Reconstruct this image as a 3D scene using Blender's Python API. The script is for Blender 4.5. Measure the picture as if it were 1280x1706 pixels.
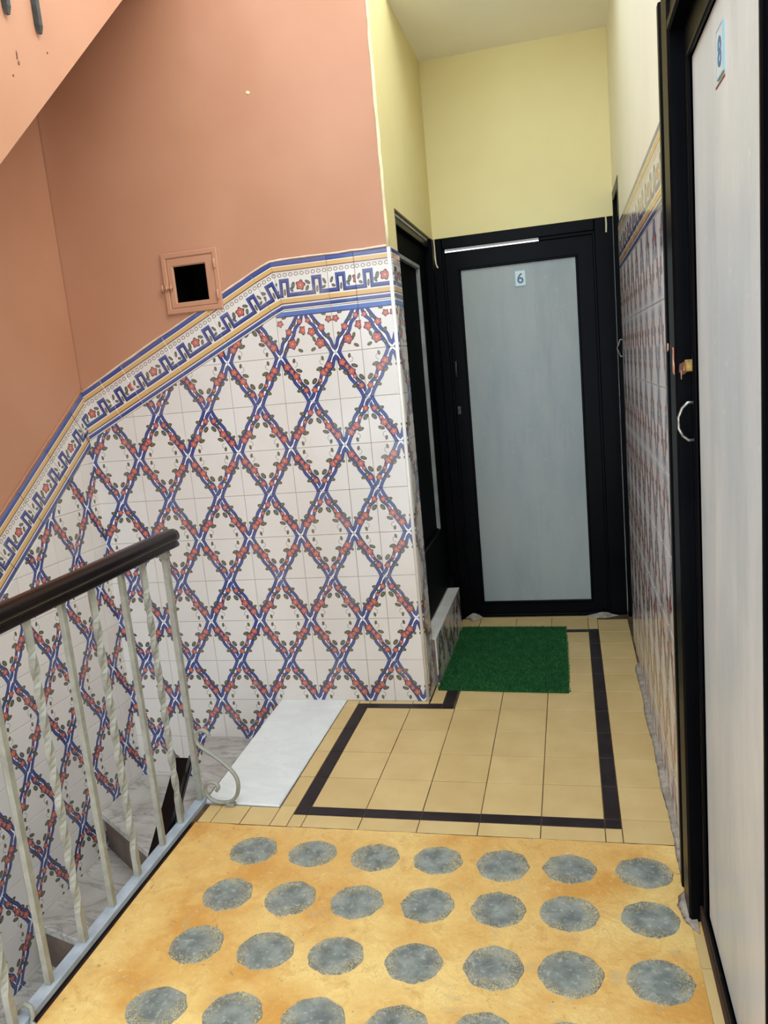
import bpy, bmesh, math, random
from mathutils import Vector, Matrix
random.seed(7)
sc = bpy.context.scene
for o in list(bpy.data.objects):
    bpy.data.objects.remove(o)
COL = sc.collection

# ------------------------------------------------------------------ camera
RW = [[0.970524986, 0.222486127, -0.092634628],
      [-0.048861305, -0.194741060, -0.979636919],
      [-0.235995390, 0.955288356, -0.178130102]]      # rows: right, down, forward
CPOS = Vector((0.9529, -2.3860, 1.4926))
cam_d = bpy.data.cameras.new('camera')
cam = bpy.data.objects.new('camera', cam_d); COL.objects.link(cam)
r, d, f = (Vector(v) for v in RW)
cam.matrix_world = Matrix(((r.x, -d.x, -f.x, CPOS.x), (r.y, -d.y, -f.y, CPOS.y), (r.z, -d.z, -f.z, CPOS.z), (0, 0, 0, 1)))
cam_d.sensor_fit = 'VERTICAL'; cam_d.sensor_height = 24.0
cam_d.lens = 1301.6 / 1706 * 24.0
cam_d.clip_start = 0.02
sc.camera = cam

# ------------------------------------------------------------------ world, skylight, exposure
w = bpy.data.worlds.new('world'); sc.world = w; w.use_nodes = True
w.node_tree.nodes['Background'].inputs[0].default_value = (0.80, 0.93, 1.04, 1)
w.node_tree.nodes['Background'].inputs[1].default_value = 3.2
def area(name, loc, rot, sx, sy, power, col=(1, 1, 1), spread=math.pi):
    l = bpy.data.lights.new(name, 'AREA'); l.shape = 'RECTANGLE'; l.size = sx; l.size_y = sy
    l.energy = power; l.color = col; l.spread = spread
    o = bpy.data.objects.new(name, l); COL.objects.link(o); o.location = loc; o.rotation_euler = rot
    return o
sky_pos = Vector((2.35, -1.0, 4.5))
area('skylight', sky_pos, (Vector((-0.9, 0.1, 0.9)) - sky_pos).to_track_quat('-Z', 'Y').to_euler(), 1.6, 2.6, 120, (0.98, 1.0, 1.0))
vs = sc.view_settings
sc.display_settings.display_device = 'sRGB'
vs.view_transform = 'Standard'; vs.look = 'None'; vs.gamma = 1; vs.use_curve_mapping = False
vs.exposure = 0.12

# ------------------------------------------------------------------ node helpers
def lin(c):
    return tuple(((v / 255) / 12.92 if v / 255 <= 0.04045 else ((v / 255 + 0.055) / 1.055) ** 2.4) for v in c) + (1,)
class V:
    nt = None
    def __init__(s, k): s.k = k
    @staticmethod
    def op(op, *a, clamp=False):
        n = V.nt.nodes.new('ShaderNodeMath'); n.operation = op; n.use_clamp = clamp
        for i, x in enumerate(a):
            if isinstance(x, V): V.nt.links.new(x.k, n.inputs[i])
            else: n.inputs[i].default_value = x
        return V(n.outputs[0])
    def __add__(s, o): return V.op('ADD', s, o)
    __radd__ = __add__
    def __sub__(s, o): return V.op('SUBTRACT', s, o)
    def __rsub__(s, o): return V.op('SUBTRACT', o, s)
    def __mul__(s, o): return V.op('MULTIPLY', s, o)
    __rmul__ = __mul__
    def __truediv__(s, o): return V.op('DIVIDE', s, o)
def vabs(a): return V.op('ABSOLUTE', a)
def vmin(a, b): return V.op('MINIMUM', a, b)
def vmax(a, b): return V.op('MAXIMUM', a, b)
def lt(a, b, s=0.12):                     # soft a < b
    return V.op('MULTIPLY_ADD', b - a if isinstance(b, V) else V.op('SUBTRACT', b, a), 1.0 / s, 0.5, clamp=True)
def inr(a, lo, hi, s=0.12): return lt(vabs(a - (lo + hi) / 2), (hi - lo) / 2, s)
def length(a, b): return V.op('SQRT', a * a + b * b)
def colnode(c):
    n = V.nt.nodes.new('ShaderNodeRGB'); n.outputs[0].default_value = c if len(c) == 4 else lin(c); return V(n.outputs[0])
def mixc(a, b, fac):
    n = V.nt.nodes.new('ShaderNodeMix'); n.data_type = 'RGBA'
    for i, x in ((0, fac), (6, a), (7, b)):
        if isinstance(x, V): V.nt.links.new(x.k, n.inputs[i])
        elif isinstance(x, (tuple, list)): n.inputs[i].default_value = x if len(x) == 4 else lin(x)
        else: n.inputs[i].default_value = x
    return V(n.outputs[2])
def noise(scale, detail=3, rough=0.55, coord='Object', stretch=None, dist=0):
    tc = V.nt.nodes.new('ShaderNodeTexCoord')
    n = V.nt.nodes.new('ShaderNodeTexNoise'); n.inputs['Scale'].default_value = scale
    n.inputs['Detail'].default_value = detail; n.inputs['Roughness'].default_value = rough; n.inputs['Distortion'].default_value = dist
    k = tc.outputs[coord]
    if stretch:
        mp = V.nt.nodes.new('ShaderNodeMapping'); mp.inputs['Scale'].default_value = stretch
        V.nt.links.new(k, mp.inputs[0]); k = mp.outputs[0]
    V.nt.links.new(k, n.inputs['Vector'])
    return V(n.outputs[0])
def smooth(a, lo, hi):
    n = V.nt.nodes.new('ShaderNodeMapRange'); n.inputs[1].default_value = lo; n.inputs[2].default_value = hi
    V.nt.links.new(a.k, n.inputs[0]); return V(n.outputs[0])
def new_mat(name, rough=0.5, spec=0.5, coat=0.0, metallic=0.0):
    m = bpy.data.materials.new(name); m.use_nodes = True; V.nt = m.node_tree
    b = V.nt.nodes['Principled BSDF']
    b.inputs['Roughness'].default_value = rough; b.inputs['Specular IOR Level'].default_value = spec
    b.inputs['Coat Weight'].default_value = coat; b.inputs['Metallic'].default_value = metallic
    return m, b
def setc(b, c): V.nt.links.new(c.k, b.inputs['Base Color'])
def bump(b, h, strength=0.2, dist=0.01):
    n = V.nt.nodes.new('ShaderNodeBump'); n.inputs['Strength'].default_value = strength; n.inputs['Distance'].default_value = dist
    V.nt.links.new(h.k, n.inputs['Height']); V.nt.links.new(n.outputs[0], b.inputs['Normal'])
def simple(name, c1, c2, scale=6, rough=0.5, spec=0.5, bs=0.0, bscale=None, stretch=None, lo=0.35, hi=0.65, bd=0.005, metallic=0.0, coat=0.0):
    m, b = new_mat(name, rough, spec, coat, metallic)
    n = noise(scale, 4, stretch=stretch)
    setc(b, mixc(c1, c2, smooth(n, lo, hi)))
    if bs: bump(b, noise(bscale or scale * 4, 4), bs, bd)
    return m
def objrand():
    n = V.nt.nodes.new('ShaderNodeObjectInfo'); return V(n.outputs['Random'])

# ------------------------------------------------------------------ printed tile materials (units: cm, x 0..25, y 0..20 from the top)
NAVY, BLUE, LBLUE = (36, 39, 86), (57, 73, 134), (190, 198, 216)
WHITE = (217, 209, 201)
def uvcm():
    n = V.nt.nodes.new('ShaderNodeUVMap'); n.uv_map = 'UVMap'
    s = V.nt.nodes.new('ShaderNodeSeparateXYZ'); V.nt.links.new(n.outputs[0], s.inputs[0])
    return V(s.outputs[0]), V(s.outputs[1])
def flower(col, dx, dy, R, ph=0.0, pet=5, fill=(168, 80, 80), heart=(212, 134, 82), line=(60, 34, 42)):
    rr = length(dx, dy)
    ang = V.op('ARCTAN2', dy, dx)
    pr = V.op('COSINE', ang * float(pet) + ph) * (0.13 * R) + 0.87 * R
    q = rr / pr
    col = mixc(col, line, lt(q, 1.0, 0.12 / R * 1.2))
    inner = mixc(fill, heart, lt(rr, R * 0.26, 0.3))
    inner = mixc(inner, (206, 122, 114), inr(q, 0.50, 0.66, 0.2) * 0.6)
    return mixc(col, inner, lt(q, 0.80, 0.15))
def leaf(col, dx, dy, a, b, rot, fill=(100, 98, 66), line=(44, 42, 36)):
    c, s = math.cos(rot), math.sin(rot)
    e = length((dx * c + dy * s) / a, (dy * c - dx * s) / b)
    col = mixc(col, line, lt(e, 1.0, 0.2))
    return mixc(col, fill, lt(e, 0.66, 0.25))
def strands(col, x, y, wob=0.24):
    t = x * 0.53 + y * 0.848
    dd = x * 0.848 - y * 0.53
    c = V.op('SINE', t * (2 * math.pi / 7.9)) * wob
    c2 = V.op('COSINE', t * (2 * math.pi / 5.9)) * 0.14 + 1.12
    e = vabs(dd - c)
    k = vabs(e - c2)
    g = inr(t, -2.0, 23.55, 0.2)
    col = mixc(col, LBLUE, lt(e, 2.25, 0.4) * g * 0.5)
    col = mixc(col, (232, 232, 236), lt(e, 1.1) * g)
    col = mixc(col, NAVY, lt(k, 0.78, 0.15) * g)
    return mixc(col, BLUE, lt(k, 0.40, 0.2) * g)
def lattice(x, y, topper=False):
    col = colnode(WHITE)
    col = strands(col, x, y)
    xr = 25.0 - x
    col = strands(col, xr, y)
    side = V.op('GREATER_THAN', x, 12.5)
    xm = vmin(x, xr)
    def at(px, py, ddx=0.0, ddy=0.0):
        return xm - (side * ddx + px), y - (side * ddy + py)
    if topper:
        fl = [(6.2, 4.6, 0, .6, 2.5, .3), (9.6, 9.6, 2.0, 1, 2.1, 1.5), (5.2, 11.0, 0, -.6, 1.8, 0), (10.8, 14.6, -.4, 0, 1.4, 2), (1.6, 14.2, 0, 0, 1.6, 1)]
        lf = [(3.0, 2.6, 1.2, .7, .5), (9.6, 2.2, 1.2, .7, -.5), (8.8, 6.4, 1.3, .7, 1.2), (2.6, 7.4, 1.3, .8, 2.2), (7.8, 13.6, 1.2, .7, .9), (3.6, 16.6, 1.1, .6, .2)]
    else:
        fl = [(2.6, 4.4, .9, .9, 2.0, .3), (6.3, 8.6, -.2, -.6, 2.0, 1.5), (10.1, 15.0, .8, .2, 1.6, 0.0), (4.5, 6.4, .3, .6, 1.3, 2.2), (7.6, 10.8, .4, .5, 1.15, .9)]
        lf = [(6.0, 1.9, .6, 1.0, 0.2), (7.9, 6.3, 1.5, .8, .35), (10.6, 11.4, 1.5, .95, .9), (7.2, 14.9, 1.3, .8, -.3), (3.6, 9.0, 1.3, .8, .7), (1.6, 7.0, 1.0, .7, -.6), (8.6, 12.9, 1.0, .6, 1.9)]
    for px, py, a, b_, ro in lf:
        dx, dy = at(px, py); col = leaf(col, dx, dy, a, b_, ro)
    if not topper:      # tendril of the small bud
        dx, dy = at(6.2, 3.4)
        col = mixc(col, (70, 66, 56), lt(vabs(length(dx, dy) - 1.2), 0.09, 0.1) * V.op('GREATER_THAN', dx, -0.1))
    for px, py, a, b_, R, ph in fl:
        dx, dy = at(px, py, a, b_); col = flower(col, dx, dy, R, ph)
    return col
def tile_mat(name, kind):
    m, b = new_mat(name, 0.16, 0.5)
    u, v = uvcm()
    if kind == 'lattice':
        x = V.op('FLOORED_MODULO', u, 25.0)
        col = lattice(x, v)
    elif kind == 'topper':
        x = V.op('FLOORED_MODULO', u, 25.0)
        col = lattice(25.0 - x, 20.0 - v, True)
        col = mixc(col, WHITE, lt(v, 3.2, 0.1))
        col = mixc(col, NAVY, inr(v, 1.0, 3.2, 0.1))
        col = mixc(col, (74, 104, 168), inr(v, 1.0, 2.75, 0.1))
        col = mixc(col, (204, 214, 206), inr(v, 0.25, 0.6, 0.2))
    else:
        x = V.op('FLOORED_MODULO', u, 25.0) / 25.0
        y = v / 20.0
        col = colnode(WHITE)
        def band(c, a, z): 
            nonlocal col
            col = mixc(col, c, inr(y, a, z, 0.006))
        band((54, 76, 142), 0.0, 0.085); band(NAVY, 0.07, 0.09)
        band((206, 164, 98), 0.11, 0.19); band((92, 50, 48), 0.19, 0.212)
        band((150, 130, 120), 0.236, 0.243)
        # row of rings
        xx = V.op('FLOORED_MODULO', x, 0.1) - 0.05
        rr = length(xx * 25.0, (y - 0.285) * 20.0 * 1.25)
        col = mixc(col, (110, 92, 72), inr(rr, 0.62, 0.95, 0.15))
        # greek key
        def ux(a, z): return inr(x, a, z, 0.006)
        def yy(a, z): return inr(y, a, z, 0.006)
        legs = ux(.13, .19) + ux(.25, .31) + ux(.71, .77) + ux(.83, .89)
        tops = ux(.13, .31) + ux(.71, .89)
        lows = 1.0 - (ux(.185, .255) + ux(.765, .835))
        key = vmax(vmax(legs * yy(.36, .745), tops * yy(.36, .445)), lows * yy(.66, .745))
        col = mixc(col, BLUE, V.op('MINIMUM', key, 1.0))
        legs = ux(.165, .19) + ux(.25, .275) + ux(.745, .77) + ux(.83, .855)
        tops = ux(.165, .275) + ux(.745, .855)
        key = vmax(vmax(legs * yy(.42, .745), tops * yy(.42, .445)), lows * yy(.715, .745))
        col = mixc(col, NAVY, V.op('MINIMUM', key, 1.0))
        X, Y = x * 25.0, y * 20.0
        for cx, cy, a, b_, ro in [(9.4, 10.3, .8, 1.5, .3), (8.6, 12.0, .6, 1.1, -.5), (16.0, 9.6, 1.3, .7, .6), (15.6, 12.0, .7, 1.2, .5),
                                  (5.5, 12.8, .5, 1.4, .1), (20.0, 12.8, .5, 1.4, .1), (1.6, 9.8, .6, 1.3, .4), (2.2, 12.2, .9, .6, .5), (23.4, 10.0, .6, 1.3, -.4), (23.0, 12.3, .9, .6, -.5)]:
            col = leaf(col, X - cx, Y - cy, a, b_, ro, fill=(104, 104, 84))
        col = flower(col, X - 12.7, Y - 10.5, 2.3, .4)
        band((206, 164, 98), 0.775, 0.86); band((92, 50, 48), 0.86, 0.885)
        band((54, 76, 142), 0.912, 0.985); band(NAVY, 0.965, 0.985)
    n = noise(9, 3, coord='Object')
    col = mixc(col, (200, 186, 168), smooth(n, 0.55, 0.85) * 0.25)
    col = mixc(col, (190, 176, 160), objrand() * 0.12)
    setc(b, col)
    return m
M = {}
M['tile'] = tile_mat('glazed_lattice_tile', 'lattice')
M['tile_top'] = tile_mat('glazed_top_tile', 'topper')
M['tile_border'] = tile_mat('glazed_border_tile', 'border')
M['tile_white'] = simple('white_glazed_trim', (232, 228, 220), (214, 208, 196), 5, 0.2)
M['grout'] = simple('grout', (150, 136, 124), (112, 100, 92), 20, 0.9, 0.2)

# ------------------------------------------------------------------ plain materials
M['pink'] = simple('pink_wall_paint', (184, 134, 105), (176, 125, 95), 1.6, 0.5, 0.35, bs=0.12, bscale=7, bd=0.01)
M['yellow'] = simple('yellow_wall_paint', (231, 217, 160), (226, 211, 153), 1.8, 0.55, 0.3, bs=0.1, bscale=6, bd=0.01)
M['cream'] = simple('cream_wall_paint', (242, 236, 210), (235, 228, 200), 1.8, 0.5, 0.35, bs=0.12, bscale=7, bd=0.01)
M['ceil'] = simple('ceiling_paint', (250, 246, 230), (245, 240, 222), 1.5, 0.6, 0.2)
M['edgecream'] = simple('bare_plaster_edge', (230, 218, 172), (206, 190, 150), 14, 0.7, 0.2, bs=0.4, bscale=60, bd=0.004)
M['ridge'] = simple('pale_grout_ridge', (226, 204, 184), (214, 188, 164), 20, 0.7, 0.2)
def m_black():
    m, b = new_mat('black_gloss_paint', 0.32, 0.25)
    b.inputs['IOR'].default_value = 1.22
    n = noise(5, 4); g = noise(55, 4)
    c = mixc((4, 5, 8), (9, 9, 12), smooth(n, 0.35, 0.7))
    c = mixc(c, (92, 74, 58), smooth(g, 0.73, 0.80) * 0.5)
    setc(b, c); bump(b, noise(22, 4, stretch=(1, 1, 0.15)), 0.15, 0.004)
    return m
M['black'] = m_black()
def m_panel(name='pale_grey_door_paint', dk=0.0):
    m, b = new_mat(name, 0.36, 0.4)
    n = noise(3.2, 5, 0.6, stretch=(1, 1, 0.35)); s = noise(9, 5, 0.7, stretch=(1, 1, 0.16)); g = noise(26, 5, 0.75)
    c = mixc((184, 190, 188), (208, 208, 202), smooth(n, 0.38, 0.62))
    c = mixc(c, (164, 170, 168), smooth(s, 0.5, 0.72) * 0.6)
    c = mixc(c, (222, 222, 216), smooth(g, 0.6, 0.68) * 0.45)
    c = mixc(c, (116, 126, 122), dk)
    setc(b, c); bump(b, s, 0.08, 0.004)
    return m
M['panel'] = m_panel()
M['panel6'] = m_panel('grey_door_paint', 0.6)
M['matte'] = simple('black_matte_paint', (5, 6, 9), (9, 9, 12), 6, 0.6, 0.02)
M['beadgrey'] = simple('grey_bead_paint', (150, 154, 150), (128, 132, 130), 12, 0.5)
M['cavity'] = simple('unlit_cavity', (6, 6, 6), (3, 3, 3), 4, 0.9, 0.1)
M['wood'] = simple('bare_wood', (220, 172, 140), (170, 110, 84), 30, 0.6, 0.3)
M['brass'] = simple('worn_brass', (214, 180, 104), (150, 104, 54), 40, 0.35, 0.5, metallic=0.7)
M['steel'] = simple('worn_steel', (186, 182, 174), (96, 90, 84), 60, 0.35, 0.5, metallic=0.8)
M['dark_metal'] = simple('dark_bare_metal', (74, 78, 76), (50, 54, 54), 30, 0.45, 0.5, metallic=0.4)
def m_beige():
    m, b = new_mat('beige_cement_tile', 0.42, 0.35)
    n = noise(7, 4); g = noise(60, 3); s = noise(3.1, 4)
    c = mixc((214, 184, 126), (204, 173, 115), smooth(n, 0.35, 0.65))
    c = mixc(c, (178, 146, 92), objrand() * 0.25)
    c = mixc(c, (216, 190, 138), smooth(s, 0.55, 0.75) * 0.35)
    c = mixc(c, (98, 74, 44), smooth(g, 0.735, 0.77) * 0.8)
    setc(b, c)
    return m
M['beige'] = m_beige()
M['strip'] = simple('dark_cement_tile', (36, 26, 26), (46, 38, 39), 14, 0.42, 0.2)
M['floorgrout'] = simple('dark_floor_joint', (104, 82, 56), (66, 52, 38), 18, 0.9, 0.2)
def m_ochre():
    m, b = new_mat('ochre_painted_cement', 0.42, 0.4)
    n = noise(3.5, 5, 0.6); s = noise(14, 5, 0.65, dist=0.6); g = noise(75, 4, 0.6); h = noise(38, 4, 0.6, dist=1.0)
    q = noise(1.7, 3, 0.5); e = noise(30, 6, 0.75, dist=2.0)
    c = mixc((206, 150, 72), (234, 200, 124), smooth(n, 0.38, 0.60))
    c = mixc(c, (203, 142, 66), smooth(q, 0.5, 0.72) * 0.55)
    c = mixc(c, (198, 144, 70), smooth(s, 0.52, 0.68) * 0.6)
    c = mixc(c, (190, 166, 120), smooth(s, 0.42, 0.28) * 0.7)
    c = mixc(c, (242, 222, 166), smooth(e, 0.58, 0.70) * 0.45)
    c = mixc(c, (150, 122, 84), smooth(vabs(h - 0.5), 0.012, 0.0) * smooth(n, 0.5, 0.62) * 0.7)
    c = mixc(c, (148, 126, 96), smooth(h, 0.66, 0.71) * 0.7)
    c = mixc(c, (240, 228, 208), smooth(g, 0.735, 0.75) * 0.9)
    c = mixc(c, (116, 94, 64), smooth(g, 0.295, 0.27) * 0.9)
    setc(b, c); bump(b, s + g * 0.4, 0.4, 0.008)
    return m
M['ochre'] = m_ochre()
def m_disc():
    m, b = new_mat('grey_cement_stamp', 0.62, 0.3)
    tc = V.nt.nodes.new('ShaderNodeTexCoord'); s = V.nt.nodes.new('ShaderNodeSeparateXYZ'); V.nt.links.new(tc.outputs['Object'], s.inputs[0])
    rr = length(V(s.outputs[0]), V(s.outputs[1])) * (1 / 0.075)
    oi = V.nt.nodes.new('ShaderNodeObjectInfo')
    mp = V.nt.nodes.new('ShaderNodeVectorMath'); mp.operation = 'ADD'
    V.nt.links.new(tc.outputs['Object'], mp.inputs[0]); V.nt.links.new(oi.outputs['Location'], mp.inputs[1])
    def nz(scale, det=4):
        n = V.nt.nodes.new('ShaderNodeTexNoise'); n.inputs['Scale'].default_value = scale; n.inputs['Detail'].default_value = det
        V.nt.links.new(mp.outputs[0], n.inputs['Vector']); return V(n.outputs[0])
    c = mixc((142, 146, 136), (104, 108, 102), smooth(nz(20), 0.35, 0.65))
    c = mixc(c, (176, 178, 166), smooth(nz(70), 0.56, 0.7) * 0.6)
    c = mixc(c, (84, 88, 86), smooth(nz(34), 0.6, 0.75) * 0.6)
    sp = smooth(nz(310, 2), 0.52, 0.60)
    ring = smooth(rr + nz(9) * 1.3, 1.15, 1.65)
    c = mixc(c, (206, 178, 110), sp * ring)
    setc(b, c); bump(b, nz(220, 2), 0.3, 0.003)
    return m
M['disc'] = m_disc()
def m_marble(name, a, bb, vein):
    m, b = new_mat(name, 0.3, 0.45)
    n = noise(2.2, 6, 0.6, dist=1.4, stretch=(1, 2.4, 1)); g = noise(9, 5)
    c = mixc(a, bb, smooth(g, 0.35, 0.7))
    c = mixc(c, vein, smooth(vabs(n - 0.5), 0.035, 0.0) * 0.55)
    setc(b, c)
    return m
M['marble'] = m_marble('worn_marble', (190, 184, 174), (166, 158, 148), (110, 104, 100))
M['marble_white'] = m_marble('white_marble', (226, 226, 220), (216, 217, 212), (212, 212, 206))
M['riser'] = simple('shaded_brown_riser', (112, 96, 84), (84, 70, 60), 7, 0.5, 0.3)  # browner, darker than the treads; riser shadow is painted into the colour
M['iron'] = simple('grey_iron_paint', (158, 158, 146), (136, 136, 124), 22, 0.38, 0.5, bs=0.3, bscale=70, bd=0.003)
M['iron_bar'] = simple('pale_blue_grey_paint', (172, 182, 190), (150, 160, 168), 18, 0.35, 0.5)
def m_hand():
    m, b = new_mat('black_brown_handrail_paint', 0.22, 0.3)
    n = noise(4, 4, stretch=(1, 0.4, 1)); g = noise(70, 4)
    c = mixc((8, 8, 10), (30, 20, 18), smooth(n, 0.5, 0.75))
    c = mixc(c, (96, 84, 76), smooth(g, 0.72, 0.78) * 0.5)
    setc(b, c); bump(b, noise(30, 4), 0.12, 0.003)
    return m
M['hand'] = m_hand()
M['slab_edge'] = simple('dark_brown_gap_shade', (58, 34, 24), (36, 24, 20), 9, 0.7, 0.3)
M['mortar'] = simple('grey_mortar', (176, 164, 146), (140, 128, 116), 25, 0.9, 0.15, bs=0.8, bscale=50, bd=0.01)
M['turf_back'] = simple('turf_backing', (22, 62, 30), (28, 70, 34), 30, 0.9, 0.1)
M['turf'] = simple('green_turf_fibre', (52, 116, 60), (38, 96, 48), 18, 0.6, 0.25)
M['sign'] = simple('white_number_plate', (206, 212, 210), (196, 204, 202), 10, 0.3)
M['sign_blue'] = simple('blue_number_print', (44, 96, 138), (52, 104, 140), 10, 0.4)
M['sign_line'] = simple('teal_plate_border', (140, 176, 184), (148, 182, 188), 10, 0.4)
M['rust'] = simple('brown_mark', (120, 72, 52), (90, 52, 40), 30, 0.7)
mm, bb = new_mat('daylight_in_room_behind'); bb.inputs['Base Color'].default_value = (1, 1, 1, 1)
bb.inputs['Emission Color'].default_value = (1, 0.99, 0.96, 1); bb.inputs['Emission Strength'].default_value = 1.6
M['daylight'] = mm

# ------------------------------------------------------------------ object helpers
ORG = {}
def link(o, parent=None):
    COL.objects.link(o)
    if parent is not None:
        o.parent = parent
        loc = ORG.get(parent.name, Vector((0, 0, 0)))
        o.matrix_parent_inverse = Matrix.Translation(loc).inverted()
    return o
def tag(o, label=None, cat=None, group=None, kind=None):
    if label: o['label'] = label
    if cat: o['category'] = cat
    if group: o['group'] = group
    if kind: o['kind'] = kind
    return o
def thing(name, loc, label, cat, kind=None, group=None):
    o = bpy.data.objects.new(name, None); o.empty_display_size = 0.1; o.location = loc
    COL.objects.link(o); ORG[o.name] = Vector(loc)
    return tag(o, label, cat, group, kind)
def mesh(name, verts, faces, mat, parent=None, uvs=None, smooth_=False, loc=None):
    me = bpy.data.meshes.new(name)
    if loc is not None: verts = [Vector(v) - Vector(loc) for v in verts]
    me.from_pydata([tuple(v) for v in verts], [], faces)
    for mt in (mat if isinstance(mat, list) else [mat]): me.materials.append(mt)
    if uvs is not None:
        uv = me.uv_layers.new(name='UVMap')
        for lp in me.loops: uv.data[lp.index].uv = uvs[lp.vertex_index]
    if smooth_:
        for p in me.polygons: p.use_smooth = True
    o = bpy.data.objects.new(name, me)
    link(o, parent)
    if loc is not None: o.location = loc
    ORG[o.name] = Vector(loc) if loc is not None else Vector((0, 0, 0))
    if parent is not None: ORG[o.name] = Vector((0, 0, 0)) if loc is None else Vector(loc)
    return o
def boxvf(lo, hi, ch=0.0):
    (x0, y0, z0), (x1, y1, z1) = lo, hi
    bm = bmesh.new()
    vs_ = [bm.verts.new(p) for p in ((x0, y0, z0), (x1, y0, z0), (x1, y1, z0), (x0, y1, z0), (x0, y0, z1), (x1, y0, z1), (x1, y1, z1), (x0, y1, z1))]
    for q in ((0, 3, 2, 1), (4, 5, 6, 7), (0, 1, 5, 4), (1, 2, 6, 5), (2, 3, 7, 6), (3, 0, 4, 7)): bm.faces.new([vs_[i] for i in q])
    if ch: bmesh.ops.bevel(bm, geom=list(bm.edges), offset=ch, segments=1, affect='EDGES', profile=0.5)
    bm.verts.index_update()
    v = [tuple(a.co) for a in bm.verts]; fc = [[a.index for a in p.verts] for p in bm.faces]; bm.free()
    return v, fc
def box(name, lo, hi, mat, parent=None, ch=0.0):
    lo2 = [min(a, b) for a, b in zip(lo, hi)]; hi2 = [max(a, b) for a, b in zip(lo, hi)]
    v, fc = boxvf(lo2, hi2, ch); return mesh(name, v, fc, mat, parent)
def joinvf(parts):
    V_, F_ = [], []
    for v, fc in parts:
        n = len(V_); V_ += list(v); F_ += [[i + n for i in p] for p in fc]
    return V_, F_
class Fr:
    def __init__(s, O, ex, ey):
        s.O, s.ex, s.ey = Vector(O), Vector(ex).normalized(), Vector(ey).normalized(); s.n = s.ex.cross(s.ey)
    def __call__(s, a, b, c=0.0): return s.O + s.ex * a + s.ey * b + s.n * c
def area2(poly): return 0.5 * sum(p[0] * q[1] - q[0] * p[1] for p, q in zip(poly, poly[1:] + poly[:1]))
def clip(poly, a, b, c):                        # keep a*x+b*y <= c
    out = []
    for p, q in zip(poly, poly[1:] + poly[:1]):
        dp, dq = a * p[0] + b * p[1] - c, a * q[0] + b * q[1] - c
        if dp <= 0: out.append(p)
        if (dp < 0) != (dq < 0) and abs(dp - dq) > 1e-9:
            t = dp / (dp - dq); out.append((p[0] + (q[0] - p[0]) * t, p[1] + (q[1] - p[1]) * t))
    res = []
    for p in out:
        if not res or (abs(p[0] - res[-1][0]) + abs(p[1] - res[-1][1])) > 1e-6: res.append(p)
    if len(res) > 2 and (abs(res[0][0] - res[-1][0]) + abs(res[0][1] - res[-1][1])) < 1e-6: res.pop()
    return res
def inset(poly, dlt):
    n = len(poly); out = []
    for i in range(n):
        p0, p1, p2 = Vector(poly[i - 1]), Vector(poly[i]), Vector(poly[(i + 1) % n])
        e1, e2 = (p1 - p0).normalized(), (p2 - p1).normalized()
        n1, n2 = Vector((-e1.y, e1.x)), Vector((-e2.y, e2.x))
        bis = n1 + n2
        if bis.length < 1e-4: out.append(tuple(p1)); continue
        bis.normalize(); k = dlt / max(0.35, bis.dot(n1)); out.append(tuple(p1 + bis * k))
    return out
def plate(name, poly, fr, c0, c1, mat, parent=None, uv=None, gap=0.0, ch=0.0012):
    if area2(poly) < 0: poly = poly[::-1]
    if gap: poly = inset(poly, gap)
    if area2(poly) < 2e-5: return None
    n = len(poly)
    top = inset(poly, ch) if ch else poly
    zs = c1 - ch if ch else c1
    P2 = list(poly) + list(poly) + (list(top) if ch else [])
    vs_ = [fr(a, b, c0) for a, b in poly] + [fr(a, b, zs) for a, b in poly] + ([fr(a, b, c1) for a, b in top] if ch else [])
    fc = [list(range(n))[::-1]]
    for i in range(n):
        j = (i + 1) % n; fc.append([i, j, n + j, n + i])
        if ch: fc.append([n + i, n + j, 2 * n + j, 2 * n + i])
    fc.append(list(range(2 * n, 3 * n)) if ch else list(range(n, 2 * n)))
    return mesh(name, vs_, fc, mat, parent, uvs=[uv(a, b) for a, b in P2] if uv else None)
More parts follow.
